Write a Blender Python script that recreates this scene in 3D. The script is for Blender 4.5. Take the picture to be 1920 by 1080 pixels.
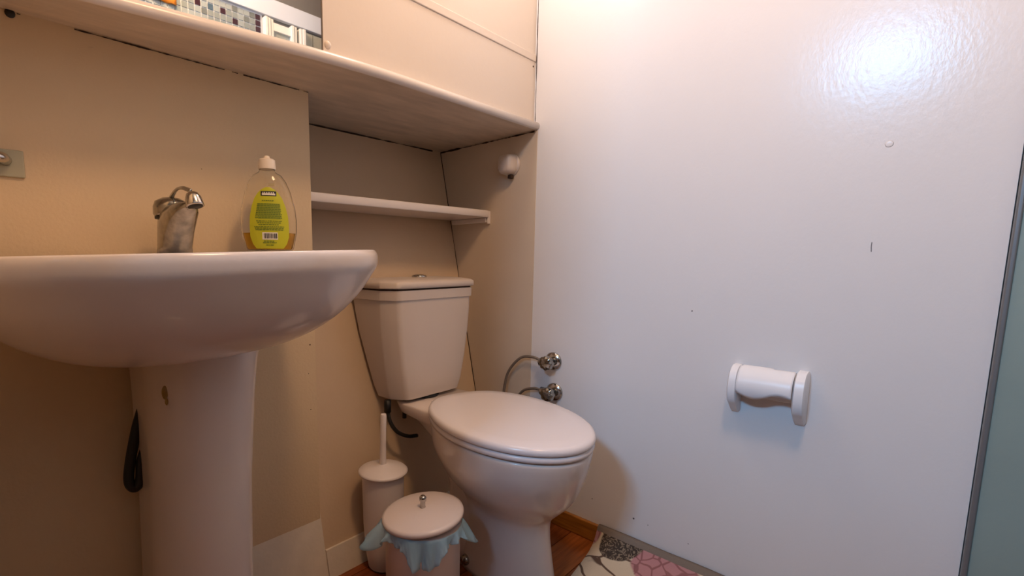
import bpy, bmesh, math, random
from mathutils import Vector, Matrix
random.seed(7)
PI = math.pi
S = bpy.context.scene
C = S.collection
for o in list(bpy.data.objects): bpy.data.objects.remove(o)

# ---------------------------------------------------------------- camera
cam_d = bpy.data.cameras.new('camera'); cam = bpy.data.objects.new('camera', cam_d); C.objects.link(cam)
YAW, PITCH, ROLL, F = map(math.radians, (46.4295, 7.2224, 0.0576, 0))
fw = Vector((math.cos(YAW), math.sin(YAW), 0)); rt = Vector((math.sin(YAW), -math.cos(YAW), 0)); up = Vector((0, 0, 1))
F2 = fw*math.cos(PITCH) - up*math.sin(PITCH); U2 = up*math.cos(PITCH) + fw*math.sin(PITCH)
R3 = rt*math.cos(ROLL) + U2*math.sin(ROLL); U3 = U2*math.cos(ROLL) - R3*math.sin(ROLL)
U3 = F2.cross(R3) * -1
M = Matrix((R3, U3, -F2)).transposed().to_4x4(); M.translation = (0, 0, 0.8)
cam.matrix_world = M
cam_d.sensor_width = 36; cam_d.lens = 896.256/1920*36
cam_d.shift_x = (960-799.6)/1920; cam_d.shift_y = (602.92-540)/1920
cam_d.clip_start = 0.01
S.camera = cam

# ---------------------------------------------------------------- world, lights, exposure
w = bpy.data.worlds.new('world'); S.world = w; w.use_nodes = True
w.node_tree.nodes['Background'].inputs[0].default_value = (0.62, 0.76, 1.0, 1)
w.node_tree.nodes['Background'].inputs[1].default_value = 0.15
def area(name, loc, aim, sx, sy, power, color):
    d = bpy.data.lights.new(name, 'AREA'); d.shape = 'RECTANGLE'; d.size = sx; d.size_y = sy; d.energy = power; d.color = color
    o = bpy.data.objects.new(name, d); C.objects.link(o); o.location = loc
    o.rotation_euler = (Vector(aim)-Vector(loc)).to_track_quat('-Z', 'Y').to_euler(); return o
def point(name, loc, rad, power, color):
    d = bpy.data.lights.new(name, 'POINT'); d.shadow_soft_size = rad; d.energy = power; d.color = color
    o = bpy.data.objects.new(name, d); C.objects.link(o); o.location = loc; return o
area('window_daylight', (-1.02, 0.25, 1.83), (1.2, 0.20, 0.75), 0.30, 0.20, 19.0, (0.27, 0.60, 1.0))
point('ceiling_lamp_light', (0.48, 0.06, 2.05), 0.12, 21.0, (1.0, 0.61, 0.335))
point('cabinet_lamp_light', (0.86, 0.765, 1.72), 0.045, 2.6, (1.0, 0.94, 0.90))
S.view_settings.view_transform = 'Standard'; S.view_settings.look = 'None'
S.view_settings.gamma = 1; S.view_settings.use_curve_mapping = False
S.view_settings.exposure = 0.60

# ---------------------------------------------------------------- materials
def mat(name, col, rough=0.5, metal=0.0, noise=0.0, nscale=8, bump=0.0, bscale=120, trans=0.0, ior=1.45, coat=0.0, stretch=(1,1,1), dark=None, spec=None, alpha=1.0, sss=0, distance=0.002):
    m = bpy.data.materials.new(name); m.use_nodes = True; nt = m.node_tree; b = nt.nodes['Principled BSDF']
    b.inputs['Base Color'].default_value = (*col, 1); b.inputs['Roughness'].default_value = rough; b.inputs['Metallic'].default_value = metal
    b.inputs['Transmission Weight'].default_value = trans; b.inputs['IOR'].default_value = ior; b.inputs['Coat Weight'].default_value = coat
    b.inputs['Alpha'].default_value = alpha
    if spec is not None: b.inputs['Specular IOR Level'].default_value = spec
    tc = nt.nodes.new('ShaderNodeTexCoord'); mp = nt.nodes.new('ShaderNodeMapping'); nt.links.new(tc.outputs['Object'], mp.inputs[0])
    mp.inputs['Scale'].default_value = stretch
    if noise:
        n = nt.nodes.new('ShaderNodeTexNoise'); n.inputs['Scale'].default_value = nscale; n.inputs['Detail'].default_value = 5
        nt.links.new(mp.outputs[0], n.inputs[0])
        r = nt.nodes.new('ShaderNodeMapRange'); r.inputs[1].default_value = 0.3; r.inputs[2].default_value = 0.7
        nt.links.new(n.outputs[0], r.inputs[0])
        mx = nt.nodes.new('ShaderNodeMix'); mx.data_type = 'RGBA'
        dk = dark or tuple(c*(1-noise) for c in col)
        mx.inputs[6].default_value = (*dk, 1); mx.inputs[7].default_value = (*col, 1)
        nt.links.new(r.outputs[0], mx.inputs[0]); nt.links.new(mx.outputs[2], b.inputs['Base Color'])
    if bump:
        n2 = nt.nodes.new('ShaderNodeTexNoise'); n2.inputs['Scale'].default_value = bscale; n2.inputs['Detail'].default_value = 3
        nt.links.new(mp.outputs[0], n2.inputs[0])
        bp = nt.nodes.new('ShaderNodeBump'); bp.inputs['Strength'].default_value = bump; bp.inputs['Distance'].default_value = distance
        nt.links.new(n2.outputs[0], bp.inputs['Height']); nt.links.new(bp.outputs[0], b.inputs['Normal'])
    return m
m_wallA = mat('cream_board_paint', (0.70, 0.54, 0.34), 0.5, noise=0.05, nscale=5, bump=0.25, bscale=160)
m_niche = mat('yellowed_board_paint', (0.64, 0.48, 0.32), 0.5, noise=0.07, nscale=5, bump=0.2, bscale=130)
m_wallB = mat('white_gloss_wall_paint', (0.79, 0.765, 0.755), 0.20, spec=.24, noise=0.03, nscale=3, bump=0.13, bscale=150, stretch=(1, 1.0, 0.6), distance=0.002)
m_soffit = mat('stained_soffit_paint', (0.72, 0.60, 0.48), 0.5, noise=0.24, nscale=9, bump=0.25, bscale=60, stretch=(1, 4, 1))
m_cab = mat('cream_cabinet_gloss', (0.78, 0.69, 0.61), 0.28, noise=0.03, nscale=4, bump=0.12, bscale=70)
m_white = mat('white_gloss_trim', (0.80, 0.73, 0.68), 0.25, bump=0.08, bscale=60)
m_skirt = mat('white_skirting_paint', (0.76, 0.68, 0.56), 0.45, noise=0.1, nscale=20, bump=0.2)
m_cer = mat('white_ceramic', (0.76, 0.67, 0.62), 0.2, coat=0.3, noise=0.02, nscale=3)
m_tank = mat('ivory_plastic', (0.66, 0.57, 0.50), 0.28, noise=0.02)
m_lid = mat('white_seat_plastic', (0.82, 0.76, 0.76), 0.22)
m_chrome = mat('chrome', (0.62, 0.60, 0.57), 0.16, 1.0, noise=0.35, nscale=40, bump=0.15, bscale=60)
m_chrome2 = mat('tarnished_chrome', (0.46, 0.44, 0.40), 0.17, 1.0, noise=0.45, nscale=60, bump=0.16, bscale=60)
m_dark = mat('black_rubber', (0.012, 0.011, 0.010), 0.5)
m_crack = mat('dark_gap_grime', (0.06, 0.03, 0.015), 0.9, noise=0.5, nscale=60)
m_hose = mat('braided_hose', (0.28, 0.24, 0.20), 0.35, 0.6, bump=0.6, bscale=400)
m_binw = mat('white_bin_enamel', (0.76, 0.66, 0.62), 0.25)
m_brushw = mat('white_brush_plastic', (0.76, 0.68, 0.64), 0.35)
m_bag = mat('pale_blue_bag_film', (0.40, 0.66, 0.84), 0.25, trans=0.0, alpha=0.5, bump=0.5, bscale=40)
m_paper = mat('white_paper_holder_plastic', (0.84, 0.84, 0.86), 0.3)
m_wood = mat('varnished_skirting_wood', (0.46, 0.17, 0.02), 0.25, noise=0.45, nscale=9, stretch=(1, 1, 12), coat=0.3)
m_ceil = mat('grey_ceiling_paint', (0.33, 0.325, 0.32), 0.8)
m_green = mat('green_grey_casing_paint', (0.29, 0.37, 0.34), 0.45, noise=0.06, bump=0.1)
m_alu = mat('grey_aluminium_bead', (0.24, 0.25, 0.26), 0.4, 0.5)
m_brown = mat('dark_brown_door_wood', (0.16, 0.055, 0.025), 0.4, noise=0.4, nscale=10, stretch=(8, 8, 1))
m_mirror = mat('mirror_glass', (0.86, 0.88, 0.87), 0.015, 1.0)
m_stain = mat('ochre_stain', (0.42, 0.25, 0.05), 0.4, noise=0.4, nscale=60)
m_orange = mat('orange_cloth', (0.85, 0.30, 0.03), 0.8, bump=0.4)
m_post = mat('cream_aluminium_post', (0.80, 0.82, 0.82), 0.3)
m_glassg = mat('grey_patterned_glass', (0.40, 0.44, 0.43), 0.35, noise=0.15, nscale=30, stretch=(8, 1, 1))
m_grout = mat('light_grout', (0.56, 0.62, 0.70), 0.8)
m_frame = mat('white_window_frame', (0.8, 0.8, 0.8), 0.3)
TILES = [mat('grey_green_tile', (0.22, 0.27, 0.29), 0.2), mat('pale_grey_tile', (0.29, 0.35, 0.38), 0.2), mat('mid_grey_tile', (0.14, 0.17, 0.18), 0.2),  # grey tiles tinted bluer and darker to imitate daylight under the warm lamp
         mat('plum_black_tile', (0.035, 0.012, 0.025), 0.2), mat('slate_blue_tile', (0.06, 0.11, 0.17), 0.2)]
PLANKS = [mat('red_brown_plank_%d' % i, c, 0.22, noise=0.45, nscale=6, stretch=(1.2, 14, 1), bump=0.1, bscale=80, coat=0.2) for i, c in
          enumerate([(0.30, 0.075, 0.018), (0.36, 0.10, 0.022), (0.25, 0.06, 0.016), (0.42, 0.13, 0.028)])]

def lamp_mat(name, col, st):
    m = bpy.data.materials.new(name); m.use_nodes = True; b = m.node_tree.nodes['Principled BSDF']
    b.inputs['Base Color'].default_value = (0.8, 0.8, 0.8, 1); b.inputs['Emission Color'].default_value = (*col, 1); b.inputs['Emission Strength'].default_value = st; return m

# ---------------------------------------------------------------- helpers
def obj(name, bm, m, parent=None, smooth=False, bevel=0.0, segs=2, autosmooth=None):
    bmesh.ops.recalc_face_normals(bm, faces=bm.faces[:])
    me = bpy.data.meshes.new(name); bm.to_mesh(me); bm.free()
    o = bpy.data.objects.new(name, me); C.objects.link(o)
    for mm in (m if isinstance(m, list) else [m]): me.materials.append(mm)
    if smooth or bevel:
        for p in me.polygons: p.use_smooth = True
    if autosmooth:
        me.set_sharp_from_angle(angle=math.radians(autosmooth))
    if bevel:
        md = o.modifiers.new('bevel', 'BEVEL'); md.width = bevel; md.segments = segs; md.limit_method = 'ANGLE'; md.angle_limit = math.radians(35)
        md.harden_normals = True
    if parent:
        o.parent = parent; o.matrix_parent_inverse = parent.matrix_world.inverted() if not parent.get('_e') else Matrix.Translation(-Vector(parent['_e']))
    return o
def thing(name, label, cat, loc, group=None):
    o = bpy.data.objects.new(name, None); C.objects.link(o); o.location = loc; o.empty_display_size = 0.02
    o['label'] = label; o['category'] = cat; o['_e'] = list(loc)
    if group: o['group'] = group
    return o
def tag(o, label, cat, group=None):
    o['label'] = label; o['category'] = cat
    if group: o['group'] = group
    return o
def struct(o, label=None, cat='room part'):
    o['kind'] = 'structure'
    if label: o['label'] = label; o['category'] = cat
    return o
def lab(o, s): o['label'] = s; return o
def box(bm, x0, x1, y0, y1, z0, z1):
    v = [bm.verts.new((x, y, z)) for z in (z0, z1) for y in (y0, y1) for x in (x0, x1)]
    for f in ((0,1,3,2),(4,5,7,6),(0,1,5,4),(2,3,7,6),(0,2,6,4),(1,3,7,5)): bm.faces.new([v[i] for i in f])
    return bm
def hexa(bm, pts):   # 8 points: bottom four then top four (same winding)
    v = [bm.verts.new(p) for p in pts]
    for f in ((0,1,2,3),(4,5,6,7),(0,1,5,4),(1,2,6,5),(2,3,7,6),(3,0,4,7)): bm.faces.new([v[i] for i in f])
    return bm
def bx(name, m, x0, x1, y0, y1, z0, z1, parent=None, bevel=0.0):
    return obj(name, box(bmesh.new(), x0, x1, y0, y1, z0, z1), m, parent, bevel=bevel)
def loft(bm, rings, cap0=True, cap1=True, closed=True):
    R = [[bm.verts.new(p) for p in r] for r in rings]
    n = len(R[0])
    for a, b in zip(R, R[1:]):
        for i in range(n if closed else n-1):
            j = (i+1) % n
            bm.faces.new((a[i], a[j], b[j], b[i]))
    if cap0: bm.faces.new(R[0])
    if cap1: bm.faces.new(R[-1])
    return bm
def circ(c, r, n=32, axis='z', ry=None):
    ry = r if ry is None else ry; out = []
    for i in range(n):
        a = 2*PI*i/n; u, v = r*math.cos(a), ry*math.sin(a)
        out.append({'z': (c[0]+u, c[1]+v, c[2]), 'x': (c[0], c[1]+u, c[2]+v), 'y': (c[0]+u, c[1], c[2]+v)}[axis])
    return out
def lathe(bm, c, prof, n=40, cap0=True, cap1=True):
    return loft(bm, [circ((c[0], c[1], c[2]+z), r, n) for r, z in prof], cap0, cap1)
def lathe_dir(bm, c, d, prof, n=28, cap0=True, cap1=True):
    d = Vector(d).normalized(); q = d.to_track_quat('Z', 'Y'); rings = []
    for r, h in prof:
        rings.append([Vector(c)+q @ Vector((r*math.cos(2*PI*i/n), r*math.sin(2*PI*i/n), h)) for i in range(n)])
    return loft(bm, rings, cap0, cap1)
def smooth_path(pts, k=8):
    P = [Vector(p) for p in pts]; P = [P[0]*2-P[1]] + P + [P[-1]*2-P[-2]]; out = []
    for i in range(1, len(P)-2):
        for s in range(k):
            t = s/k; a, b, c, d = P[i-1:i+3]
            out.append(0.5*((2*b)+(c-a)*t+(2*a-5*b+4*c-d)*t*t+(3*b-a-3*c+d)*t**3))
    out.append(P[-2]); return out
def tube(bm, pts, rad, n=10, k=8, flat=1.0):
    P = smooth_path(pts, k) if k > 1 else [Vector(p) for p in pts]; rings = []; N = len(P)
    prev = None
    for i, p in enumerate(P):
        t = (P[min(i+1, N-1)]-P[max(i-1, 0)]).normalized()
        if prev is None: prev = t.orthogonal().normalized()
        prev = (prev - t*prev.dot(t)).normalized(); s = t.cross(prev)
        r = rad(i/(N-1)) if callable(rad) else rad
        rings.append([p+prev*r*math.cos(2*PI*j/n)+s*r*flat*math.sin(2*PI*j/n) for j in range(n)])
    return loft(bm, rings)
def seam(name, a, b, width, depth_dir, across, parent, m=None, gaps=0.0, n=60, seed=1):
    """a thin irregular strip of grime lying in a joint from a to b"""
    rnd = random.Random(seed); bm = bmesh.new(); a = Vector(a); b = Vector(b); dd = Vector(depth_dir).normalized(); ac = Vector(across).normalized()
    wv = rnd.random(); on = True; prev = None
    for i in range(n+1):
        t = i/n; wv = max(0.15, min(1.0, wv+rnd.uniform(-.3, .3))); p = a.lerp(b, t)
        if gaps and rnd.random() < 0.18: on = rnd.random() > gaps
        hw = width*wv*0.5
        cur = [bm.verts.new(p+ac*hw+dd*0.0006), bm.verts.new(p-ac*hw+dd*0.0006), bm.verts.new(p-ac*hw-dd*0.0006), bm.verts.new(p+ac*hw-dd*0.0006)]
        if prev and on:
            for q in range(4): bm.faces.new((prev[q], prev[(q+1) % 4], cur[(q+1) % 4], cur[q]))
        prev = cur
    return obj(name, bm, m or m_crack, parent)

# ---------------------------------------------------------------- dimensions
XB, ZS, YA, YE, XP, YD = 1.2435, 1.1817, 1.0135, 0.8283, 0.5922, -0.083
ZP, LK, LY = 0.150, 0.21305, 0.98150
def lean(z): return LY+LK*z
XL, YB, ZC = -0.66, -0.27, 2.50

# ---------------------------------------------------------------- setting
fl = struct(bx('floor', m_brown, XL, XB, YB, 1.3, -0.06, -0.012))
y = YB; row = 0
while y < 0.99:
    w_ = 0.094; x = XL+random.uniform(0.2, 0.5)-0.5 + (row % 3)*0.31; x0 = XL
    cuts = [XL]; c = XL+0.35+(row*0.37 % 0.8)
    while c < XB-0.2: cuts.append(c); c += 0.9
    cuts.append(XB)
    for a, b in zip(cuts, cuts[1:]):
        bx('plank', PLANKS[random.randrange(4)], a+.0008, b-.0008, y+.0008, min(y+w_, 0.995)-.0008, -0.012, 0.0, fl, bevel=0.0012)
    y += w_; row += 1
struct(bx('ceiling', m_ceil, XL, XB, YB, 1.3, ZC, ZC+0.05))

# wall_left : flat board over a leaning back wall
wl = struct(bx('wall_left', m_wallA, XL, XP, YA, YA+0.014, ZP-0.004, ZC))
def leanboard(name, m, x0, x1, z0, z1, th=0.016, off=0.0):
    return obj(name, hexa(bmesh.new(), [(x0, lean(z0)+off, z0), (x1, lean(z0)+off, z0), (x1, lean(z0)+th, z0), (x0, lean(z0)+th, z0),
        (x0, lean(z1)+off, z1), (x1, lean(z1)+off, z1), (x1, lean(z1)+th, z1), (x0, lean(z1)+th, z1)]), m, wl)
lab(leanboard('lower_board', m_skirt, XL, XP+0.002, 0.0, ZS+0.3, off=0.0), 'pale sloping board below the flat panel')
lab(leanboard('niche_board', m_niche, XP+0.002, XB, 0.0, ZS+0.02), 'yellowed sloping back board of the alcove')
lab(leanboard('skirting', m_skirt, XP+0.002, XB, 0.0, 0.072, off=-0.006), 'pale skirting strip at foot of the alcove')
seam('seam', (XP+.003, lean(ZS)-.0012, ZS-.0035), (XB, lean(ZS)-.0012, ZS-.0035), .005, (0, 1, 0), (0, 0, 1), wl, gaps=.2, seed=3)
seam('seam', (XB-.003, lean(ZS)-.001, ZS-.004), (XB-.003, lean(0.02)-.001, 0.02), .0045, (0, 1, 0), (1, 0, 0), wl, gaps=0, seed=5)
seam('seam', (.16, YA-.001, ZS-.0025), (.405, YA-.001, ZS-.0025), .0035, (0, 1, 0), (0, 0, 1), wl, gaps=0.05, seed=8)
seam('seam', (.42, YA-.001, ZS-.0025), (XP, YA-.001, ZS-.0025), .0022, (0, 1, 0), (0, 0, 1), wl, gaps=.25, seed=9)
seam('seam', (-.1, YA-.001, ZS-.0025), (.15, YA-.001, ZS-.0025), .0018, (0, 1, 0), (0, 0, 1), wl, gaps=.5, seed=10)
obj('screw_head', lathe_dir(bmesh.new(), (.079, YA, 1.177), (0, -1, 0), [(.0065, 0), (.0065, .002), (.004, .004)], 16), m_dark, wl, smooth=True)
lab(wl.children[-1], 'black screw head at the top of the panel')
for (x, z, r) in ((.578, .60, .0018), (.572, .53, .0012), (.575, .44, .0013), (.35, .98, .0008)):
    obj('mark', lathe_dir(bmesh.new(), (x, YA, z), (0, -1, 0), [(r, 0), (r*.5, .0006)], 8), m_crack, wl)

# wall_right
wr = struct(bx('wall_right', m_wallB, XB, XB+0.10, YD, 1.35, -0.06, ZC))
seam('seam', (XB-.003, YE+.015, ZS-.0035), (XB-.003, lean(ZS), ZS-.0035), .0075, (1, 0, 0), (0, 0, 1), wr, seed=12)
seam('seam', (XB-.0008, YE+.0155, ZS+.02), (XB-.0008, YE+.0155, 1.6), .002, (1, 0, 0), (0, 1, 0), wr, seed=13)
0 and bx('cover_strip', m_wallB, XB-.0022, XB, .835, .850, 1.0, ZS-.001, wr, bevel=.001)
m_scuff = mat('dark_scuff', (0.10, 0.09, 0.10), .8)
for (y_, z_, r, m) in ((.494, .110, .0026, m_scuff), (.386, .682, .0016, m_scuff), (.614, .121, .0015, m_scuff), (.075, 1.014, .006, m_wallB), (.357, .099, .0012, m_scuff), (.456, .107, .0012, m_scuff)):
    o_ = obj('mark', lathe_dir(bmesh.new(), (XB, y_, z_), (-1, 0, 0), [(r, 0), (r*.8, .0003), (r*.3, .0004)], 14), m, wr, smooth=True)
    if r > .005: lab(o_, 'painted-over plug in the wall')
tube_bm = tube(bmesh.new(), [(XB, .083, .836), (XB, .0832, .828), (XB, .0825, .818)], .0006, 6, 4); lab(obj('mark', tube_bm, m_scuff, wr), 'thin vertical scratch')
struct(bx('baseboard_right', m_wood, XB-.013, XB, -0.083, lean(0)-.004, 0.0, 0.053, bevel=.003), 'varnished orange wood skirting along the white wall', 'skirting')

# doorway end of the right wall
tr = struct(bx('trim_1', m_green, XB-.012, XB+.08, -.158, -.092, 0, ZC, bevel=.002), 'green-grey vertical door casing beside the white wall', 'trim')
lab(bx('bead', m_alu, XB-.016, XB+.02, -.0925, -.0845, 0, ZC, tr, bevel=.003), 'grey edge bead of the casing')
dr = struct(bx('door_1', m_brown, XB-.006, XB+.03, -.27, -.1585, 0, ZC, bevel=.002), 'dark brown door edge next to the green-grey casing', 'door')

# rear walls (back wall seen in the mirror, the others unseen)
wb = struct(bx('wall_back', mat('dark_grey_wall',(.16,.16,.16),.6), XL, XB+.1, YB-.08, YB, -0.06, ZC))
wf = bmesh.new()
WY0, WY1, WZ0, WZ1 = 0.02, 0.44, 1.50, 2.05
for a in ((YB, WY0, 0, ZC), (WY1, 1.3, 0, ZC), (WY0, WY1, 0, WZ0), (WY0, WY1, WZ1, ZC)): box(wf, XL-.30, XL, a[0], a[1], a[2], a[3])  # unseen wall, reveal made deep to narrow the window light
struct(bx('wall_light_block', m_wallA, XL, -.10, .47, YA, 0, ZC), 'unseen cream wall added to block window light, left of the basin')  # added out of view to keep window light off the alcove
struct(obj('wall_rear', wf, mat('dark_low_bounce_wall', (0.10, 0.055, 0.03), .6)))  # dark finish made up to cut bounced light
wn = struct(bx('window_1', m_frame, XL-.29, XL-.26, WY0, WY1, WZ0, WZ0+.03))
for a in ((WY0, WY0+.03, WZ0, WZ1), (WY1-.03, WY1, WZ0, WZ1), (WY0, WY1, WZ1-.03, WZ1), ((WY0+WY1)/2-.012, (WY0+WY1)/2+.012, WZ0, WZ1)):
    bx('frame_bar', m_frame, XL-.29, XL-.26, a[0], a[1], a[2], a[3], wn)

# ledge board and boxed front above it
bx('side_board', mat('shade_tinted_side_board', (0.66, 0.55, 0.43), .4, noise=.04), XB-.0022, XB-.0002, .834, 1.3, 0.0, ZS-.0005, wr)  # board colour warmed and darkened to stand in for alcove shade
led = bmesh.new(); prof = [(YE+.010, ZS), (YE+.003, ZS+.002), (YE, ZS+.007), (YE, ZS+.013), (YE+.003, ZS+.019), (YE+.010, ZS+.021), (1.30, ZS+.021), (1.30, ZS)]
def sag(x, y_):
    d = max(0, .75-x); f_ = d*d/.6 if d < .3 else d-.15
    return -.065*f_*max(0, min(1, (YA-y_)/(YA-YE)))   # the board's front edge drops towards the left
prof = prof[:6]+[(YA, ZS+.021)]+prof[6:]+[(YA, ZS)]
loft(led, [[(x, a, b+sag(x, a)) for a, b in prof] for x in [XL]+[-.1+.05*q for q in range(19)]+[XB]])
lg = struct(obj('trim_2', led, [m_soffit, m_white]), 'long cream ledge board with rounded white front edge above the sink', 'ledge')
for p in lg.data.polygons:
    if p.center.y < YE+.011: p.material_index = 1; p.use_smooth = True
    elif p.normal.z > .5: p.material_index = 1
YF = YE+.020
cb = thing('wall_cabinet', 'built-in cream cabinet front above the ledge, right of the mirror', 'cabinet', (.9, YF, ZS+.021))
bx('front_panel', m_cab, .532, XB-.001, YF, YF+.015, ZS+.012, 1.372, cb)
bx('door_frame', m_cab, .532, XB-.001, YF-.003, YF+.015, 1.3721, 1.392, cb, bevel=.002)
bx('door', m_cab, .532, XB-.001, YF+.001, YF+.015, 1.3921, ZC-.002, cb)
o_ = obj('nail_head', lathe_dir(bmesh.new(), (1.232, YF, 1.358), (0, -1, 0), [(.0028, 0), (.0015, .0015)], 10), m_crack, cb)
mi = tag(obj('mirror', hexa(bmesh.new(), [(x, y_, ZS+.0215+sag(x, YF)) for x, y_ in ((XL+.01, YF+.002), (.529, YF+.002), (.529, YF+.008), (XL+.01, YF+.008))]+[(x, y_, ZC-.02) for x, y_ in ((XL+.01, YF+.002), (.529, YF+.002), (.529, YF+.008), (XL+.01, YF+.008))]), m_mirror), 'large mirror on the ledge reflecting mosaic tiles, top left', 'mirror')
cl = obj('mirror_clip', lathe_dir(bmesh.new(), (.541, YF, ZS+.034), (0, -1, 0), [(.007, 0), (.007, .002), (.003, .005)], 16), m_cab, mi, smooth=True)

# mosaic, band and shower screen on the back wall
X0, P = .47, .0232
def tilemesh(m):
    bm = box(bmesh.new(), 0, P-.004, 0, .004, 0, P-.004); me = bpy.data.meshes.new('tile'); bmesh.ops.recalc_face_normals(bm, faces=bm.faces[:]); bm.to_mesh(me); bm.free(); me.materials.append(m); return me
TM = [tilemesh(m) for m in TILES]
bk = bx('grout_bed', m_grout, -.6, .948, YB, YB+.006, 1.0, 1.788, wb)
special = {(1, 10): 3, (1, 12): 4, (1, 14): 3, (0, 16): 2, (0, 19): 2, (0, 20): 3, (2, 16): 3, (1, 20): 3, (2, 20): 3, (1, 18): 2}
for j in range(13):
    for i in range(21):
        x = .942-(21-i)*P; z = 1.786-(j+1)*P
        rr = random.random(); k = special.get((j, i), 0 if rr < .45 else 1 if rr < .9 else 2)
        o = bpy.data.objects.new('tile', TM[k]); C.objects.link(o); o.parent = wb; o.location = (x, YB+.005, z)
far = bmesh.new()
for j in range(13):
    for i in range(42):
        x = .942-(21+i+1)*P; z = 1.786-(j+1)*P
        if x > -.55: box(far, x, x+P-.0028, YB+.005, YB+.009, z, z+P-.0028)
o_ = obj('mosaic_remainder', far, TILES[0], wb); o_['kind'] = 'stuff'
struct(bx('trim_3', mat('daylight_tinted_white_band', (.62,.70,.84), .4), XL, XB-.001, YB-.001, YB+.02, 1.788, 1.858, bevel=.003), 'white band above the mosaic, seen in the mirror', 'trim')  # white band with the cool daylight cast put into its colour
sc = thing('shower_screen', 'aluminium-framed shower screen with patterned glass, reflected in the mirror', 'shower screen', (1.09, YB+.02, 0))
for x0, x1, d in ((.949, .961, .030), (.963, .975, .026), (.977, .989, .022), (1.066, 1.078, .03), (1.081, 1.092, .026), (1.104, 1.114, .03), (1.116, 1.130, .034)):
    bx('post', m_post, x0, x1, YB+.001, YB+d, 0.0, 1.779, sc, bevel=.002)
bx('rail', m_post, .989, 1.066, YB+.001, YB+.02, 1.738, 1.768, sc)
for x0, x1 in ((.990, 1.066), (1.131, 1.175), (1.178, 1.232)):
    bx('glass_pane', m_glassg, x0, x1, YB+.001, YB+.010, 0.05, 1.742 if x0 < 1 else 1.779, sc)
oc = bmesh.new(); loft(oc, [[(x, YB+.012+.006*math.sin(x*90), z), (x, YB+.024+.006*math.sin(x*90), z)] for z in (1.70,) for x in ()] or [[(.505+.115*i/12, YB+.018+.005*math.sin(i*1.3), z) for i in range(13)] for z in (1.708, 1.73, 1.76, 1.782)], False, False, False)
oo = tag(obj('hanging_cloth', oc, m_orange, smooth=True), 'orange cloth hanging over the mosaic, seen at mirror edge', 'cloth')
md = oo.modifiers.new('s', 'SOLIDIFY'); md.thickness = .004

# ---------------------------------------------------------------- lamps (outside the frame)
lp = thing('pendant_lamp', 'bare pendant bulb holder hanging from the ceiling, above the frame', 'lamp', (.48, .06, ZC))
obj('ceiling_rose', lathe(bmesh.new(), (.48, .06, ZC-.03), [(.03, 0), (.05, .03)]), m_frame, lp, smooth=True)
obj('cord', tube(bmesh.new(), [(.48, .06, ZC-.02), (.48, .06, 2.24)], .003, 8, 1), m_frame, lp, smooth=True)
obj('bulb_holder', lathe(bmesh.new(), (.48, .06, 2.18), [(.016, 0), (.02, .03), (.018, .06), (.004, .07)]), m_frame, lp, smooth=True)
cl_ = thing('cabinet_lamp', 'small white light fitting on the upper cabinet door, above the frame', 'lamp', (.86, YF, 1.79))
obj('fitting', lathe_dir(bmesh.new(), (.86, YF+.001, 1.80), (0, -1, 0), [(.025, 0), (.025, .02), (.015, .06)]), m_frame, cl_, smooth=True)

# ---------------------------------------------------------------- niche shelf
sf = thing('shelf', 'narrow cream shelf in the alcove above the toilet cistern', 'shelf', (.92, 1.1, .938))
zt, zb = .962, .940
sb = bmesh.new()
pl_ = [(XP+.004, 1.022), (1.215, 1.000), (1.232, 1.003), (XB-.002, 1.015)]
rings = []
for z, e in ((zb, .002), (zb+.003, 0), (zt-.003, 0), (zt, .002)):
    yb = lean(zb)-.004
    rings.append([(x, y_+e, z) for x, y_ in pl_]+[(XB-.002, yb, z), (XP+.004, yb, z)])
loft(sb, rings); obj('shelf_board', sb, m_white, sf, bevel=.0015)
br = bx('batten', m_white, XB-.016, XB-.001, 1.012, 1.165, zb-.016, zb, sf, bevel=.003)
bx('end_bracket', m_white, XB-.013, XB-.001, 1.004, 1.011, zb-.02, zt-.001, sf, bevel=.002)

# ---------------------------------------------------------------- wash basin
CX, CY0 = .236, .74
def basin_out(a, s=1.0, cy=CY0):
    ca, sa = math.cos(a), math.sin(a)
    if sa < 0: n, hx, hy = 2.4, .279, .207
    else: n, hx, hy = 3.4, .279, .2715
    r = (abs(ca)**n+abs(sa)**n)**(-1/n)
    return (hx*r*ca, hy*r*sa)
N = 96
def spline_rings(R, k=3):
    out = []; R = [R[0]]+R+[R[-1]]
    for q in range(1, len(R)-2):
        for j in range(k):
            t = j/k; out.append([tuple(.5*(2*b+(c-a)*t+(2*a-5*b+4*c-d)*t*t+(3*b-a-3*c+d)*t**3) for a, b, c, d in zip(*pp)) for pp in zip(*R[q-1:q+3])])
    return out+[R[-2]]
def bring(s, z, dy=0.0, sy=None):
    sy = s if sy is None else sy; out = []
    for i in range(N):
        x, y_ = basin_out(2*PI*i/N); out.append((CX+x*s, CY0+dy+y_*sy, z))
    return out
def inner(rx, ry, z, cy):
    return [(CX+rx*math.cos(2*PI*i/N), cy+ry*math.sin(2*PI*i/N), z) for i in range(N)]
bs = thing('wash_basin', 'white oval pedestal wash basin at left, under the mirror', 'sink', (CX, .87, 0))
ZR = .8105
rings = spline_rings([bring(.30, ZR-.150, .045), bring(.42, ZR-.147, .038, .46), bring(.60, ZR-.131, .026, .64), bring(.76, ZR-.104, .014, .79), bring(.885, ZR-.070, .006, .90), bring(.96, ZR-.041, .002, .965),
         bring(.993, ZR-.026), bring(1.0, ZR-.016), bring(.996, ZR-.007), bring(.982, ZR-.001), bring(.965, ZR)])
def blend(a, b, t): return [tuple(p*(1-t)+q*t for p, q in zip(u, v)) for u, v in zip(a, b)]
rim = bring(.93, ZR); inn = inner(.225, .145, ZR-.002, .72)
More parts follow.
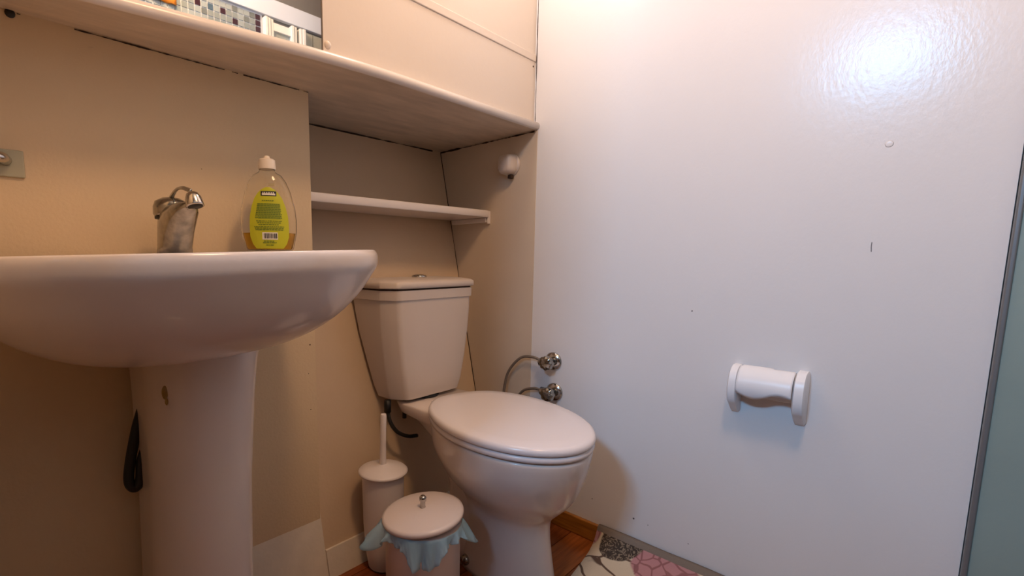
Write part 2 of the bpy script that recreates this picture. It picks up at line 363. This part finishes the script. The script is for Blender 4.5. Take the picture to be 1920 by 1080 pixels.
rings += [rim, blend(rim, inn, .9)]
rings += [inner(.222, .142, ZR-.006, .72), inner(.205, .13, ZR-.03, .72), inner(.17, .11, ZR-.07, .725), inner(.10, .07, ZR-.10, .73), inner(.025, .02, ZR-.11, .735)]
bb = loft(bmesh.new(), rings)
# skirt the back flat to the wall
bo = obj('basin', bb, m_cer, bs, smooth=True)
tilt = Matrix.Translation(Vector((CX, CY0, ZR))) @ Matrix.Rotation(math.radians(-1.8), 4, 'Y') @ Matrix.Translation(-Vector((CX, CY0, ZR)))
bo.data.transform(tilt)
obj('drain', lathe(bmesh.new(), (CX, .735, ZR-.111), [(.02, 0), (.022, .004), (.012, .006)]), m_chrome, bs, smooth=True)
pr_ = []
for z, hx, y0 in ((0, .096, .800), (.05, .090, .806), (.20, .085, .810), (.40, .085, .806), (.56, .089, .795), (.62, .092, .788), (.660, .096, .782), (.674, .096, .782)):
    ring = []; PX = .268+.017*z/.65
    yb = lean(z)-.004 if z < .15 else YA-.004
    for i in range(25):
        a = PI+PI*i/24; ring.append((PX+hx*math.copysign(abs(math.cos(a))**.8, math.cos(a)), y0+.10+.10*math.copysign(abs(math.sin(a))**.85, math.sin(a)), z))
    ring += [(PX+hx*.97, yb-.02, z), (PX+hx*.7, yb-.02, z), (PX-hx*.7, yb-.02, z), (PX-hx*.97, yb-.02, z)]
    pr_.append(ring)
po = obj('pedestal', loft(bmesh.new(), pr_), m_cer, bs, smooth=True, autosmooth=50)
lab(obj('joint_gap', loft(bmesh.new(), [[(.285+(p[0]-.285)*.97, .87+(p[1]-.87)*.97, z) for p in pr_[-1]] for z in (.668, .680)]), m_crack, bs), 'dark gap between basin and pedestal')
for (x, y_, z, r) in ((.2085, .822, .592, .006), (.210, .822, .577, .0032)):
    sm = bmesh.new(); bmesh.ops.create_uvsphere(sm, u_segments=12, v_segments=8, radius=r); bmesh.ops.scale(sm, vec=(.8, .35, 1.9), verts=sm.verts)
    bmesh.ops.translate(sm, vec=(x, y_, z), verts=sm.verts); obj('stain', sm, m_stain, bs, smooth=True)
# drooping rubber hose loop left of pedestal
hs = tube(bmesh.new(), [(.205, .955, .54), (.193, .958, .50), (.180, .962, .44), (.176, .962, .405), (.184, .96, .392), (.193, .958, .405), (.197, .956, .44), (.208, .955, .47)], .009, 10)
lab(obj('hose', hs, m_dark, bs, smooth=True), 'black rubber hose loop beside the pedestal')

# ---------------------------------------------------------------- tap
TX = .265; TZ = ZR+.0005
tp = thing('mixer_tap', 'tarnished chrome single-lever tap standing on the basin', 'tap', (TX, .92, TZ))
def tapring(z, y0, y1, hx, n=28):
    out = []
    cy, ry = (y0+y1)/2, (y1-y0)/2
    for i in range(n):
        a = 2*PI*i/n; ex = .85
        out.append((TX+hx*math.copysign(abs(math.cos(a))**ex, math.cos(a)), cy+ry*math.copysign(abs(math.sin(a))**ex, math.sin(a)), z))
    return out
obj('body', loft(bmesh.new(), [tapring(TZ, .893, .950, .028), tapring(TZ+.012, .888, .950, .0265), tapring(TZ+.035, .870, .950, .0262), tapring(TZ+.055, .848, .951, .026), tapring(TZ+.068, .828, .951, .024), tapring(TZ+.078, .818, .935, .018), tapring(TZ+.083, .840, .92, .011)]), m_chrome2, tp, smooth=True)
obj('cap', lathe(bmesh.new(), (TX, .925, TZ+.066), [(.027, 0), (.029, .003), (.0285, .016), (.025, .025), (.014, .031)]), m_chrome2, tp, smooth=True)
obj('groove_ring', lathe(bmesh.new(), (TX, .925, TZ+.061), [(.0268, 0), (.0268, .004)]), m_dark, tp, smooth=True)
lab(obj('spout_end', lathe_dir(bmesh.new(), (TX+.003, .824, TZ+.094), (0.1, -.30, -1), [(.004, -.004), (.009, -.001), (.0122, .006), (.0135, .017), (.0135, .020), (.0105, .0205), (.010, .016)]), m_chrome, tp, smooth=True), 'bright rounded chrome spout end')
obj('aerator', lathe_dir(bmesh.new(), (TX+.0045, .8185, TZ+.0765), (0.1, -.30, -1), [(.0112, 0), (.0112, .0025)]), m_dark, tp, smooth=True)
obj('lever', tube(bmesh.new(), [(TX, .945, TZ+.078), (TX, .928, TZ+.094), (TX, .895, TZ+.107), (TX, .862, TZ+.108), (TX+.002, .828, TZ+.100)], lambda t: .011-.0075*min(1, t*1.6), 12, 8, flat=.55), m_chrome2, tp, smooth=True)

# ---------------------------------------------------------------- soap bottle
BX, BY, BZ = .4465, .930, ZR+.0105
ang = math.atan2(BY, BX)-PI/2+math.radians(-4)
bt = thing('soap_bottle', 'clear oval bottle of hand soap with lime green label on the basin', 'bottle', (BX, BY, BZ))
ROT = Matrix.Translation((BX, BY, BZ)) @ Matrix.Rotation(ang, 4, 'Z')
PR = [(0, .044), (.003, .0465), (.035, .0535), (.06, .0540), (.085, .0515), (.115, .0440), (.135, .0360), (.148, .027), (.152, .019), (.156, .0150), (.160, .0150)]
def aw(h):
    for (h0, a0), (h1, a1) in zip(PR, PR[1:]):
        if h <= h1: t = (h-h0)/(h1-h0); t = max(0, min(1, t)); return a0+(a1-a0)*t
    return PR[-1][1]
def bdep(a): return min(.030, a*.62) if a > .02 else a
def orng(a, b, h, n=40): return [(a*math.cos(2*PI*i/n), b*math.sin(2*PI*i/n), h) for i in range(n)]
m_plastic = mat('clear_plastic', (0.98, 0.97, 0.93), 0.05, trans=1.0, ior=1.22, spec=.5)
m_amber = mat('amber_liquid_soap', (0.80, 0.47, 0.03), 0.05, trans=0.75, ior=1.2)
m_lime = mat('lime_label', (0.50, 0.52, 0.02), 0.4)
m_print = mat('dark_green_print', (0.13, 0.20, 0.02), 0.5)
m_block = mat('green_label_block', (0.30, 0.36, 0.025), 0.5)
m_cap = mat('white_cap', (0.86, 0.77, 0.66), 0.35)
m_ink = mat('black_ink', (0.012, 0.01, 0.02), 0.4); m_wh = mat('white_ink', (0.8, 0.78, 0.7), 0.4)
def place(o): o.data.transform(ROT); return o
hs_ = [0, .003, .012, .025, .035, .045, .06, .075, .085, .10, .115, .125, .135, .142, .148, .152, .156, .160]
sh = obj('shell', loft(bmesh.new(), [orng(aw(h), bdep(aw(h)), h) for h in hs_]), m_plastic, bt, smooth=True); place(sh)
sm_ = sh.modifiers.new('t', 'SOLIDIFY'); sm_.thickness = .0012
lab(place(obj('liquid', loft(bmesh.new(), [orng(aw(h)-.0022, bdep(aw(h))-.0022, h+.0015) for h in (0, .003, .012, .025, .0325)]), m_amber, bt, smooth=True, autosmooth=40)), 'amber liquid in the bottom')
place(obj('cap', lathe(bmesh.new(), (0, 0, .159), [(.0165, 0), (.0168, .002), (.0160, .018), (.013, .020), (.0065, .0205), (.0055, .0255), (.003, .0265)]), m_cap, bt, smooth=True, autosmooth=40))
def surf(u, h, e):
    a = aw(h); b = bdep(a); return (u, -b*math.sqrt(max(.02, 1-(u/a)**2))-e, h)
LB = [(.003, .0255), (.012, .032), (.026, .0365), (.045, .037), (.065, .036), (.085, .0315), (.100, .026), (.110, .0195), (.117, .0125), (.1215, .004)]
OFF = .002
def patch(bm, u0, u1, h0, h1, e, nu=6, nh=1):
    V = [[bm.verts.new(surf(u0+(u1-u0)*i/nu, h0+(h1-h0)*j/nh, e)) for i in range(nu+1)] for j in range(nh+1)]
    for j in range(nh):
        for i in range(nu): bm.faces.new((V[j][i], V[j][i+1], V[j+1][i+1], V[j+1][i]))
lbm = bmesh.new(); V = [[lbm.verts.new(surf(OFF+w2*(i/8-1), h, .0006)) for i in range(17)] for h, w2 in LB]
for a, b in zip(V, V[1:]):
    for i in range(16): lbm.faces.new((a[i], a[i+1], b[i+1], b[i]))
lo = lab(place(obj('label', lbm, m_lime, bt, smooth=True)), 'lime green printed label')
bl = bmesh.new(); patch(bl, OFF-.020, OFF+.022, .060, .090, .0009, 8, 4); place(obj('text_block', bl, m_block, lo))
tb = bmesh.new(); rnd = random.Random(4)
for h, hw in [(.0945, .012)]+[(.088-k*.0033, .021+.0006*k) for k in range(9)]+[(.0555, .024), (.052, .022), (.0485, .020), (.0445, .028), (.0415, .027), (.0385, .026)]+[(.0165, .011), (.0135, .013), (.009, .007)]:
    u = -hw
    while u < hw-.002:
        wl_ = rnd.uniform(.002, .006); patch(tb, OFF+u, OFF+min(u+wl_, hw), h, h+.0017, .0012, 2); u += wl_+.0009
sp_ = place(obj('small_print', tb, m_print, lo)); sp_['kind'] = 'stuff'
q = bmesh.new(); patch(q, OFF-.0135, OFF+.0155, .1045, .1135, .0012, 8, 2); lab(place(obj('logo_plate', q, m_ink, lo)), 'black rounded logo plate')
q = bmesh.new(); patch(q, OFF-.0115, OFF+.0135, .1058, .1092, .0015, 8)
for k in range(7): patch(q, OFF-.010+k*.0032, OFF-.0085+k*.0032, .1092, .1118, .0015, 1)
place(obj('logo_lettering', q, m_wh, lo))
q = bmesh.new(); patch(q, OFF-.0135, OFF+.0155, .0205, .0345, .0012, 6); place(obj('barcode_field', q, m_wh, lo))
q = bmesh.new(); u = -.0105
while u < .013:
    wv = rnd.choice((.0005, .0009, .0016)); patch(q, OFF+u, OFF+u+wv, .0225, .0325, .0016, 1); u += wv+rnd.choice((.0006, .001))
place(obj('barcode_bars', q, m_ink, lo))
q = bmesh.new()
for k, hh in enumerate((.124, .127)): patch(q, .003, .014, hh, hh+.0018, .001, 4)
place(obj('embossed_mark', q, mat('olive_print', (.35, .28, .12), .5), bt))

# ---------------------------------------------------------------- wall hook at far left
hk = thing('wall_hook', 'chrome peg on a clear square plate at the left edge', 'hook', (.055, YA, .95))
m_clear = mat('cloudy_clear_plate', (0.62, 0.60, 0.45), 0.2, trans=.35, ior=1.2)
bx('plate', m_clear, .018, .078, YA-.005, YA-.0005, .930, .972, hk, bevel=.002)
obj('peg', tube(bmesh.new(), [(.055, YA-.006, .955), (.05, YA-.02, .956), (.035, YA-.028, .957), (.01, YA-.03, .958)], .0085, 14), m_chrome, hk, smooth=True)

# ---------------------------------------------------------------- socket-like holder in niche
sk = thing('wall_socket', 'small white round socket on the alcove side wall', 'socket', (XB, .93, 1.10))
ys, zs = .925, 1.093
obj('back_ring', lathe_dir(bmesh.new(), (XB-.0005, ys, zs), (-1, 0, 0), [(.034, 0), (.034, .006), (.030, .010)]), m_tank, sk, smooth=True)
hb = []
for t, r in ((0, .026), (.012, .027), (.030, .026), (.037, .023), (.042, .018)):
    hb.append([(XB-.0025-t, ys+r*math.copysign(abs(math.cos(2*PI*i/28))**.6, math.cos(2*PI*i/28)), zs+r*math.copysign(abs(math.sin(2*PI*i/28))**.6, math.sin(2*PI*i/28))*1.1) for i in range(28)])
obj('housing', loft(bmesh.new(), hb), m_tank, sk, smooth=True)
obj('face_ring', lathe_dir(bmesh.new(), (XB-.0415, ys+.001, zs+.002), (-1, 0, 0), [(.0125, -.004), (.0135, .002), (.0095, .002), (.0090, -.001)], 20), m_crack, sk, smooth=True)
for dy, dz in ((-.004, .009), (.012, -.012)): obj('pin_hole', lathe_dir(bmesh.new(), (XB-.038, ys+dy+.006, zs+dz*1.3), (-1, 0, 0), [(.0018, 0), (.0015, .004)], 8), m_crack, sk)
bx('slot', m_crack, XB-.022, XB-.006, ys-.014, ys-.001, zs-.042, zs-.031, sk, bevel=.002)

# ---------------------------------------------------------------- toilet
TC = .955
tl = thing('toilet', 'white close-coupled toilet with closed lid in the alcove corner', 'toilet', (TC, .75, 0))
N2 = 72
def egg(cx, cy, hw, hf, hb_, z, rot=0.0, nb=2.7, taper=.20):
    out = []
    for i in range(N2):
        a = 2*PI*i/N2; ca, sa = math.cos(a), math.sin(a)
        if sa < 0: n = 1.97; hy = hf
        else: n = nb; hy = hb_
        r = (abs(ca)**n+abs(sa)**n)**(-1/n); x, y_ = hw*r*ca, hy*r*sa
        if y_ > 0: x *= 1-taper*(y_/hb_)**1.5
        out.append((cx+x*math.cos(rot)-y_*math.sin(rot), cy+x*math.sin(rot)+y_*math.cos(rot), z))
    return out
RT = -.28
LC = (.940, .700)
def seatring(s, z, ds=0.0, dy=0): return egg(LC[0], LC[1]+dy, .1745*s+ds, .243*s+ds, .228*s+ds, z, RT, 2.8, .16)
PB = []
for z, cx, cy, hw, hf, hb_, tp_ in ((0, TC, .69, .088, .128, .14, 0), (.03, TC, .69, .084, .124, .14, 0), (.12, TC, .69, .079, .113, .14, 0), (.175, TC, .69, .083, .114, .14, 0), (.205, TC, .685, .099, .132, .15, 0),
        (.23, .953, .685, .121, .156, .16, 0), (.255, .951, .688, .141, .178, .18, .05), (.285, .948, .693, .155, .198, .192, .1), (.31, .944, .697, .163, .214, .205, .13), (.335, .941, .699, .1675, .226, .216, .15), (.36, .940, .700, .1695, .234, .221, .16), (.376, .940, .700, .1705, .237, .224, .16), (.384, .940, .700, .168, .234, .222, .16), (.385, .940, .700, .155, .21, .2, .16)):
    PB.append(egg(cx, cy, hw, hf, hb_, z, RT*min(1, z/.3), taper=tp_))
pbm = loft(bmesh.new(), spline_rings(PB, 2))
# rear body (trap) and deck under the tank, same casting
def rrect(cx, hx, y0, y1, z, n=32, e=.5):
    cy, hy = (y0+y1)/2, (y1-y0)/2
    return [(cx+hx*math.copysign(abs(math.cos(2*PI*i/n))**e, math.cos(2*PI*i/n)), cy+hy*math.copysign(abs(math.sin(2*PI*i/n))**e, math.sin(2*PI*i/n)), z) for i in range(n)]
loft(pbm, [rrect(.955, .074, .72, .865, 0), rrect(.955, .068, .72, .86, .04), rrect(.955, .060, .72, .87, .2), rrect(.955, .068, .72, .91, .30), rrect(.955, .094, .73, .985, .362), rrect(.955, .112, .76, 1.035, .378), rrect(.955, .115, .80, 1.045, .402), rrect(.955, .112, .805, 1.04, .407)])
pan = obj('bowl', pbm, m_cer, tl, smooth=True)
obj('seat', loft(bmesh.new(), [seatring(.965, .388), seatring(.985, .389), seatring(.993, .394), seatring(.985, .4005), seatring(.96, .402)]), m_lid, tl, smooth=True)
obj('lid', loft(bmesh.new(), [seatring(.95, .4035), seatring(.99, .404), seatring(1.0, .408), seatring(.998, .413), seatring(.985, .4185), seatring(.95, .4215), seatring(.80, .4235), seatring(.4, .4245), seatring(.02, .4245)]), m_lid, tl, smooth=True)
for dx in (-.07, .07):
    obj('hinge', lathe_dir(bmesh.new(), (.995+dx-.014, .916+dx*-.25, .401), (1, 0, 0), [(.008, 0), (.0095, .003), (.0095, .025), (.008, .028)], 16), m_lid, tl, smooth=True)
def tring(z, hw, y0, y1, cx=.948, ch=.030):
    """plan of the cistern: flat front with chamfered, rounded corners"""
    P_ = [(-hw, y1), (-hw, y0+.050), (-hw+.002, y0+.043), (-hw+.024, y0+.009), (-hw+.030, y0+.004), (-hw+.040, y0+.001), (-hw*.4, y0), (hw*.4, y0), (hw-.040, y0+.001), (hw-.030, y0+.004), (hw-.024, y0+.009), (hw-.002, y0+.043), (hw, y0+.050), (hw, y1)]
    return [(cx+x, y_, z) for x, y_ in P_]
TK = [(.412, .118, .975, 1.055), (.418, .130, .962, 1.060), (.45, .140, .958, 1.066), (.52, .153, .955, 1.080), (.60, .164, .953, 1.098), (.66, .169, .952, 1.110), (.695, .170, .952, 1.117), (.6965, .1735, .948, 1.118), (.722, .1745, .947, 1.120)]
obj('tank', loft(bmesh.new(), [tring(z, a, b, c) for z, a, b, c in TK]), m_tank, tl, smooth=True, autosmooth=38)
obj('tank_seam', loft(bmesh.new(), [tring(z, .1715, .950, 1.118) for z in (.721, .7275)]), m_crack, tl)
obj('tank_lid', loft(bmesh.new(), [tring(.7265, .174, .946, 1.124), tring(.729, .178, .942, 1.126), tring(.741, .178, .942, 1.126), tring(.747, .172, .949, 1.122), tring(.751, .150, .972, 1.112), tring(.753, .08, 1.0, 1.09)]), m_tank, tl, smooth=True, autosmooth=60)
lab(obj('flush_button', lathe(bmesh.new(), (.955, 1.035, .752), [(.022, 0), (.022, .005), (.019, .007), (.017, .0065), (.012, .0085)], 24), m_chrome, tl, smooth=True), 'small chrome flush button')
obj('gasket', lathe(bmesh.new(), (.945, 1.01, .402), [(.045, 0), (.050, .012)], 24), m_dark, tl, smooth=True)
obj('tank_bolt', lathe(bmesh.new(), (.865, 1.00, .355), [(.006, 0), (.006, .06)], 10), m_dark, tl, smooth=True)
obj('inlet', lathe(bmesh.new(), (.812, 1.01, .382), [(.010, 0), (.010, .034)], 14), m_dark, tl, smooth=True)
obj('inlet_hose', tube(bmesh.new(), [(.812, 1.01, .385), (.813, 1.0, .355), (.830, .99, .325), (.865, .985, .305), (.90, .985, .298)], .0055, 10), m_dark, tl, smooth=True)
sm = bmesh.new(); bmesh.ops.create_uvsphere(sm, u_segments=14, v_segments=8, radius=.009); bmesh.ops.scale(sm, vec=(.5, 1.6, .5), verts=sm.verts); bmesh.ops.rotate(sm, cent=(0,0,0), matrix=Matrix.Rotation(.3, 3, 'X'), verts=sm.verts); bmesh.ops.translate(sm, vec=(.7835, .722, .334), verts=sm.verts)
lab(obj('side_mark', sm, mat('faded_grey_mark', (.22, .17, .14), .6), tl, smooth=True), 'small dark oval mark below the rim')
lab(obj('floor_bolt', lathe_dir(bmesh.new(), (.876, .772, .024), (-1, -.35, .15), [(.013, -.012), (.013, .004), (.008, .009), (.003, .011)], 16), m_chrome2, tl, smooth=True), 'tarnished floor fixing bolt')

# ---------------------------------------------------------------- angle valves with hoses
def valve(loc, label, hose, turn):
    x, y_, z = loc
    v = thing('angle_valve', label, 'valve', loc, 'chrome wall valves')
    obj('wall_flange', lathe_dir(bmesh.new(), (x-.0005, y_, z), (-1, 0, 0), [(.0275, 0), (.0275, .002), (.024, .006), (.014, .009)]), m_chrome, v, smooth=True)
    obj('valve_body', lathe_dir(bmesh.new(), (x-.006, y_, z), (-1, 0, 0), [(.012, 0), (.0125, .02), (.014, .024), (.014, .034)]), m_chrome2, v, smooth=True)
    # ribbed handwheel
    kb = bmesh.new(); n = 40; rr = []
    for r, h in ((.017, .030), (.0205, .033), (.0205, .046), (.017, .050), (.008, .052)):
        rr.append([(x-h, y_+r*(1+.07*math.cos(8*2*PI*i/n))*math.cos(2*PI*i/n), z+r*(1+.07*math.cos(8*2*PI*i/n))*math.sin(2*PI*i/n)) for i in range(n)])
    obj('knob', loft(kb, rr), m_chrome2, v, smooth=True, autosmooth=40)
    obj('outlet', lathe_dir(bmesh.new(), (x-.018, y_, z), turn, [(.009, 0), (.009, .02), (.0125, .022), (.0125, .036), (.007, .040)], 8), m_chrome2, v, smooth=True, autosmooth=40)
    obj('hose', tube(bmesh.new(), hose, .0042, 10), m_hose, v, smooth=True)
valve((XB, .755, .503), 'upper chrome angle valve with hose arching left behind the seat', [(XB-.018, .785, .503), (XB-.018, .82, .509), (XB-.02, .86, .500), (XB-.022, .90, .455), (XB-.025, .915, .40), (XB-.03, .92, .30)], (0, 1, -.15))
valve((XB, .748, .410), 'lower chrome angle valve half hidden behind the toilet lid', [(XB-.018, .78, .412), (XB-.018, .81, .412), (XB-.02, .85, .395), (XB-.022, .88, .34), (XB-.03, .89, .26)], (0, 1, 0))

# ---------------------------------------------------------------- toilet paper holder
ph = thing('paper_holder', 'white plastic toilet paper holder with flap on the white wall', 'toilet paper holder', (XB, .22, .52))
bx('back_plate', m_paper, XB-.006, XB-.0005, .166, .288, .500, .566, ph, bevel=.004)
def cheek(yc, th, s):
    P_ = []
    pts = [(0, .575), (.026, .573), (.044, .560), (.052, .538), (.052, .512), (.044, .490), (.030, .478), (.012, .462), (0, .455)]
    pp = smooth_path([(a, 0, b) for a, b in pts], 4)
    rings = []
    for dy, k in ((-th/2, .90), (-th/2+.003, 1), (th/2-.003, 1), (th/2, .90)):
        rings.append([(XB-.0008-p.x*k*s, yc+dy, .516+(p.z-.516)*k*s) for p in pp])
    return obj('cheek', loft(bmesh.new(), rings), m_paper, ph, smooth=True, autosmooth=50)
cheek(.281, .019, .93); cheek(.163, .021, .98)
fb = bmesh.new(); rows = []
for i in range(25):
    v = i/24; yy = .272-.098*v
    end = 1.0+.16*math.sin(PI*min(1, v/.62)) if v < .62 else 1.0-.10*math.sin(PI*(v-.62)/.38)*.6
    row_ = []
    for k in range(13):
        a = math.radians(95)-math.radians(112)*end*k/12
        row_.append((XB-.012-.038*math.cos(a)*1.05 if a < PI/2 else XB-.012+.038*math.cos(a-PI)*-1, yy, .530+.040*math.sin(a)))
    rows.append(row_)
loft(fb, rows, False, False, False); fo = obj('cover_flap', fb, m_paper, ph, smooth=True); md = fo.modifiers.new('s', 'SOLIDIFY'); md.thickness = .003
obj('spindle', tube(bmesh.new(), [(XB-.028, .273, .520), (XB-.028, .173, .520)], .006, 12, 1), m_paper, ph, smooth=True)

# ---------------------------------------------------------------- toilet brush
BRX, BRY = .732, .932
tb_ = thing('toilet_brush', 'white toilet brush in a tall holder behind the bin', 'toilet brush', (BRX, BRY, 0))
obj('holder', lathe(bmesh.new(), (BRX, BRY, 0), [(.038, 0), (.041, .004), (.048, .05), (.0525, .12), (.0545, .25), (.0545, .258)]), m_brushw, tb_, smooth=True, autosmooth=50)
obj('base_ring', lathe(bmesh.new(), (BRX, BRY, 0.0005), [(.0395, 0), (.0418, .004)]), m_crack, tb_, smooth=True)
obj('lid', lathe(bmesh.new(), (BRX, BRY, .258), [(.056, 0), (.063, .001), (.0643, .005), (.060, .009), (.038, .016), (.017, .020), (.010, .023)]), m_brushw, tb_, smooth=True)
obj('handle', lathe_dir(bmesh.new(), (BRX-.001, BRY, .275), (.03, 0, 1), [(.010, 0), (.009, .01), (.0078, .06), (.0078, .134), (.0065, .137)], 20), m_brushw, tb_, smooth=True, autosmooth=50)

# ---------------------------------------------------------------- bin
NX, NY = .682, .728
bn = thing('pedal_bin', 'small white bin with blue liner in front of the toilet brush', 'bin', (NX, NY, 0))
obj('bin_body', lathe(bmesh.new(), (NX, NY, 0), [(.080, 0), (.083, .004), (.083, .222), (.0855, .226), (.0855, .232)]), m_binw, bn, smooth=True, autosmooth=40)
bl_ = obj('bin_lid', lathe(bmesh.new(), (NX, NY, .240), [(.086, -.006), (.0905, -.005), (.0915, 0), (.0905, .004), (.084, .0065), (.06, .011), (.03, .0135), (.003, .0145)], 56), m_binw, bn, smooth=True)
bl_.data.transform(Matrix.Translation((NX, NY, .2455)) @ Matrix.Rotation(math.radians(-7.5), 4, Vector((.68, .73, 0))) @ Matrix.Translation((-NX, -NY, -.240)))
obj('lid_knob', lathe(bmesh.new(), (NX, NY, .2595), [(.0065, 0), (.0055, .004), (.0055, .014), (.0078, .016), (.0078, .024), (.005, .027)], 20), m_chrome, bl_, smooth=True)
lb = bmesh.new(); nA = 240; LR = []
def flap(a):   # length of the overhang by direction (camera lies towards -x -y)
    d = math.degrees(a) % 360
    f = lambda c, w_: math.exp(-((((d-c+180) % 360)-180)/w_)**2)
    return .020+.048*f(228, 24)+.034*f(150, 14)+.040*f(318, 15)+.02*f(60, 30), .006+.050*f(147, 12)+.030*f(318, 11)+.006*math.sin(9*a)+.004*math.sin(17*a+1)
for k in range(9):
    ring = []
    for i in range(nA):
        a = 2*PI*i/nA; L, o_ = flap(a); t = k/8
        r = .0868+o_*t**.8+(.0028*math.sin(23*a+3*t)+.0018*math.sin(37*a+5*t+1)+.0010*math.sin(58*a-9*t))*t**1.3
        ring.append((NX+r*math.cos(a), NY+r*math.sin(a), .233-L*t+.004*math.sin(13*a)*t))
    LR.append(ring)
loft(lb, LR, False, False); lin = lab(obj('liner', lb, m_bag, bn, smooth=True), 'crumpled pale blue plastic liner'); md = lin.modifiers.new('s', 'SOLIDIFY'); md.thickness = .0006

# ---------------------------------------------------------------- mat
mt_m = bpy.data.materials.new('printed_leaf_mat'); mt_m.use_nodes = True; nt = mt_m.node_tree; b = nt.nodes['Principled BSDF']; b.inputs['Roughness'].default_value = .85
Lk = nt.links.new
def nd(t, **kw):
    n = nt.nodes.new(t)
    for k, v in kw.items(): setattr(n, k, v)
    return n
tc = nd('ShaderNodeTexCoord')
wn_ = nd('ShaderNodeTexNoise'); wn_.inputs['Scale'].default_value = 9; Lk(tc.outputs['Object'], wn_.inputs[0])
mixv = nd('ShaderNodeMix', data_type='VECTOR'); mixv.inputs[0].default_value = .06; Lk(tc.outputs['Object'], mixv.inputs[4]); Lk(wn_.outputs['Color'], mixv.inputs[5])
def vor(scale, feat='DISTANCE_TO_EDGE', src=None):
    v = nd('ShaderNodeTexVoronoi', feature=feat); v.inputs['Scale'].default_value = scale; Lk(src or mixv.outputs[1], v.inputs[0]); return v
def less(sock, th, soft=.01):
    r = nd('ShaderNodeMapRange'); r.inputs[1].default_value = th-soft; r.inputs[2].default_value = th+soft; r.inputs[3].default_value = 1; r.inputs[4].default_value = 0; Lk(sock, r.inputs[0]); return r.outputs[0]
def blob(x, y_, r, sx=1, sy=1):
    mp = nd('ShaderNodeMapping'); mp.inputs['Location'].default_value = (-x*sx, -y_*sy, 0); mp.inputs['Scale'].default_value = (sx, sy, 0); Lk(mixv.outputs[1], mp.inputs[0])
    ln = nd('ShaderNodeVectorMath', operation='LENGTH'); Lk(mp.outputs[0], ln.inputs[0]); return less(ln.outputs['Value'], r, .002)
def mixc(fac, a, c):
    m = nd('ShaderNodeMix', data_type='RGBA'); Lk(fac, m.inputs[0])
    if isinstance(a, tuple): m.inputs[6].default_value = (*a, 1)
    else: Lk(a, m.inputs[6])
    if isinstance(c, tuple): m.inputs[7].default_value = (*c, 1)
    else: Lk(c, m.inputs[7])
    return m.outputs[2]
big = vor(13); small = vor(48); med = vor(28)
col = mixc(less(big.outputs['Distance'], .035), (.66, .55, .40), (.12, .07, .045))
pink = mixc(less(med.outputs['Distance'], .05, .02), (.50, .24, .24), (.30, .12, .12))
nz = nd('ShaderNodeTexNoise'); nz.inputs['Scale'].default_value = 75; nz.inputs['Detail'].default_value = 2; nz.inputs['Distortion'].default_value = 2.5; Lk(tc.outputs['Object'], nz.inputs[0])
darkp = mixc(less(nz.outputs[0], .46, .04), (.05, .035, .025), (.26, .20, .14))
MAT_BLOBS = []
for (x, y_, r, sx, sy, c) in ((1.245, .40, .062, 1, .9, pink), (1.155, .405, .058, 1, .8, pink), (1.02, .46, .06, 1, 1, pink), (1.05, .15, .07, 1, 1, pink), (.8, .3, .06, 1, 1, pink), (.7, .05, .06, 1, 1, pink),
                         (1.19, .515, .050, .8, 1, darkp), (1.13, .25, .05, 1, 1, darkp), (.85, .45, .06, 1, 1, darkp), (.62, .25, .05, 1, 1, darkp), (.95, .02, .05, 1, 1, darkp), (1.175, .592, .022, .5, 1, pink)):
    col = mixc(blob(x, y_, r, sx, sy), col, c)
sep = nd('ShaderNodeSeparateXYZ'); Lk(tc.outputs['Object'], sep.inputs[0])
gz = nd('ShaderNodeMath', operation='GREATER_THAN'); gz.inputs[1].default_value = .047; Lk(sep.outputs['Z'], gz.inputs[0])
col = mixc(gz.outputs[0], col, (.20, .16, .13))
Lk(col, b.inputs['Base Color'])
n3 = nd('ShaderNodeTexNoise'); n3.inputs['Scale'].default_value = 500; Lk(tc.outputs['Object'], n3.inputs[0]); bp = nd('ShaderNodeBump'); bp.inputs['Strength'].default_value = .5; bp.inputs['Distance'].default_value = .002; Lk(n3.outputs[0], bp.inputs['Height']); Lk(bp.outputs[0], b.inputs['Normal'])
mb = bmesh.new(); prof = [(.42, .006), (.7, .006), (.95, .006), (1.05, .006), (1.12, .007), (1.165, .011), (1.190, .019), (1.207, .031), (1.217, .043), (1.2255, .0545), (1.2300, .0572), (1.2410, .0575)]
rows = []
for x, z in prof:
    yf = .585-(1.2255-x)*.13; rows.append([(x, -.07+(yf+.07)*j/14, z+.0008*math.sin(j*1.7+x*20)) for j in range(15)])
loft(mb, rows, False, False, False)
mo = tag(obj('floor_mat', mb, mt_m, smooth=True), 'cream floor mat with pink and dark leaf print by the white wall', 'mat')
md = mo.modifiers.new('s', 'SOLIDIFY'); md.thickness = .0045; md.offset = -1

for o in bpy.data.objects:
    if '_e' in o: del o['_e']
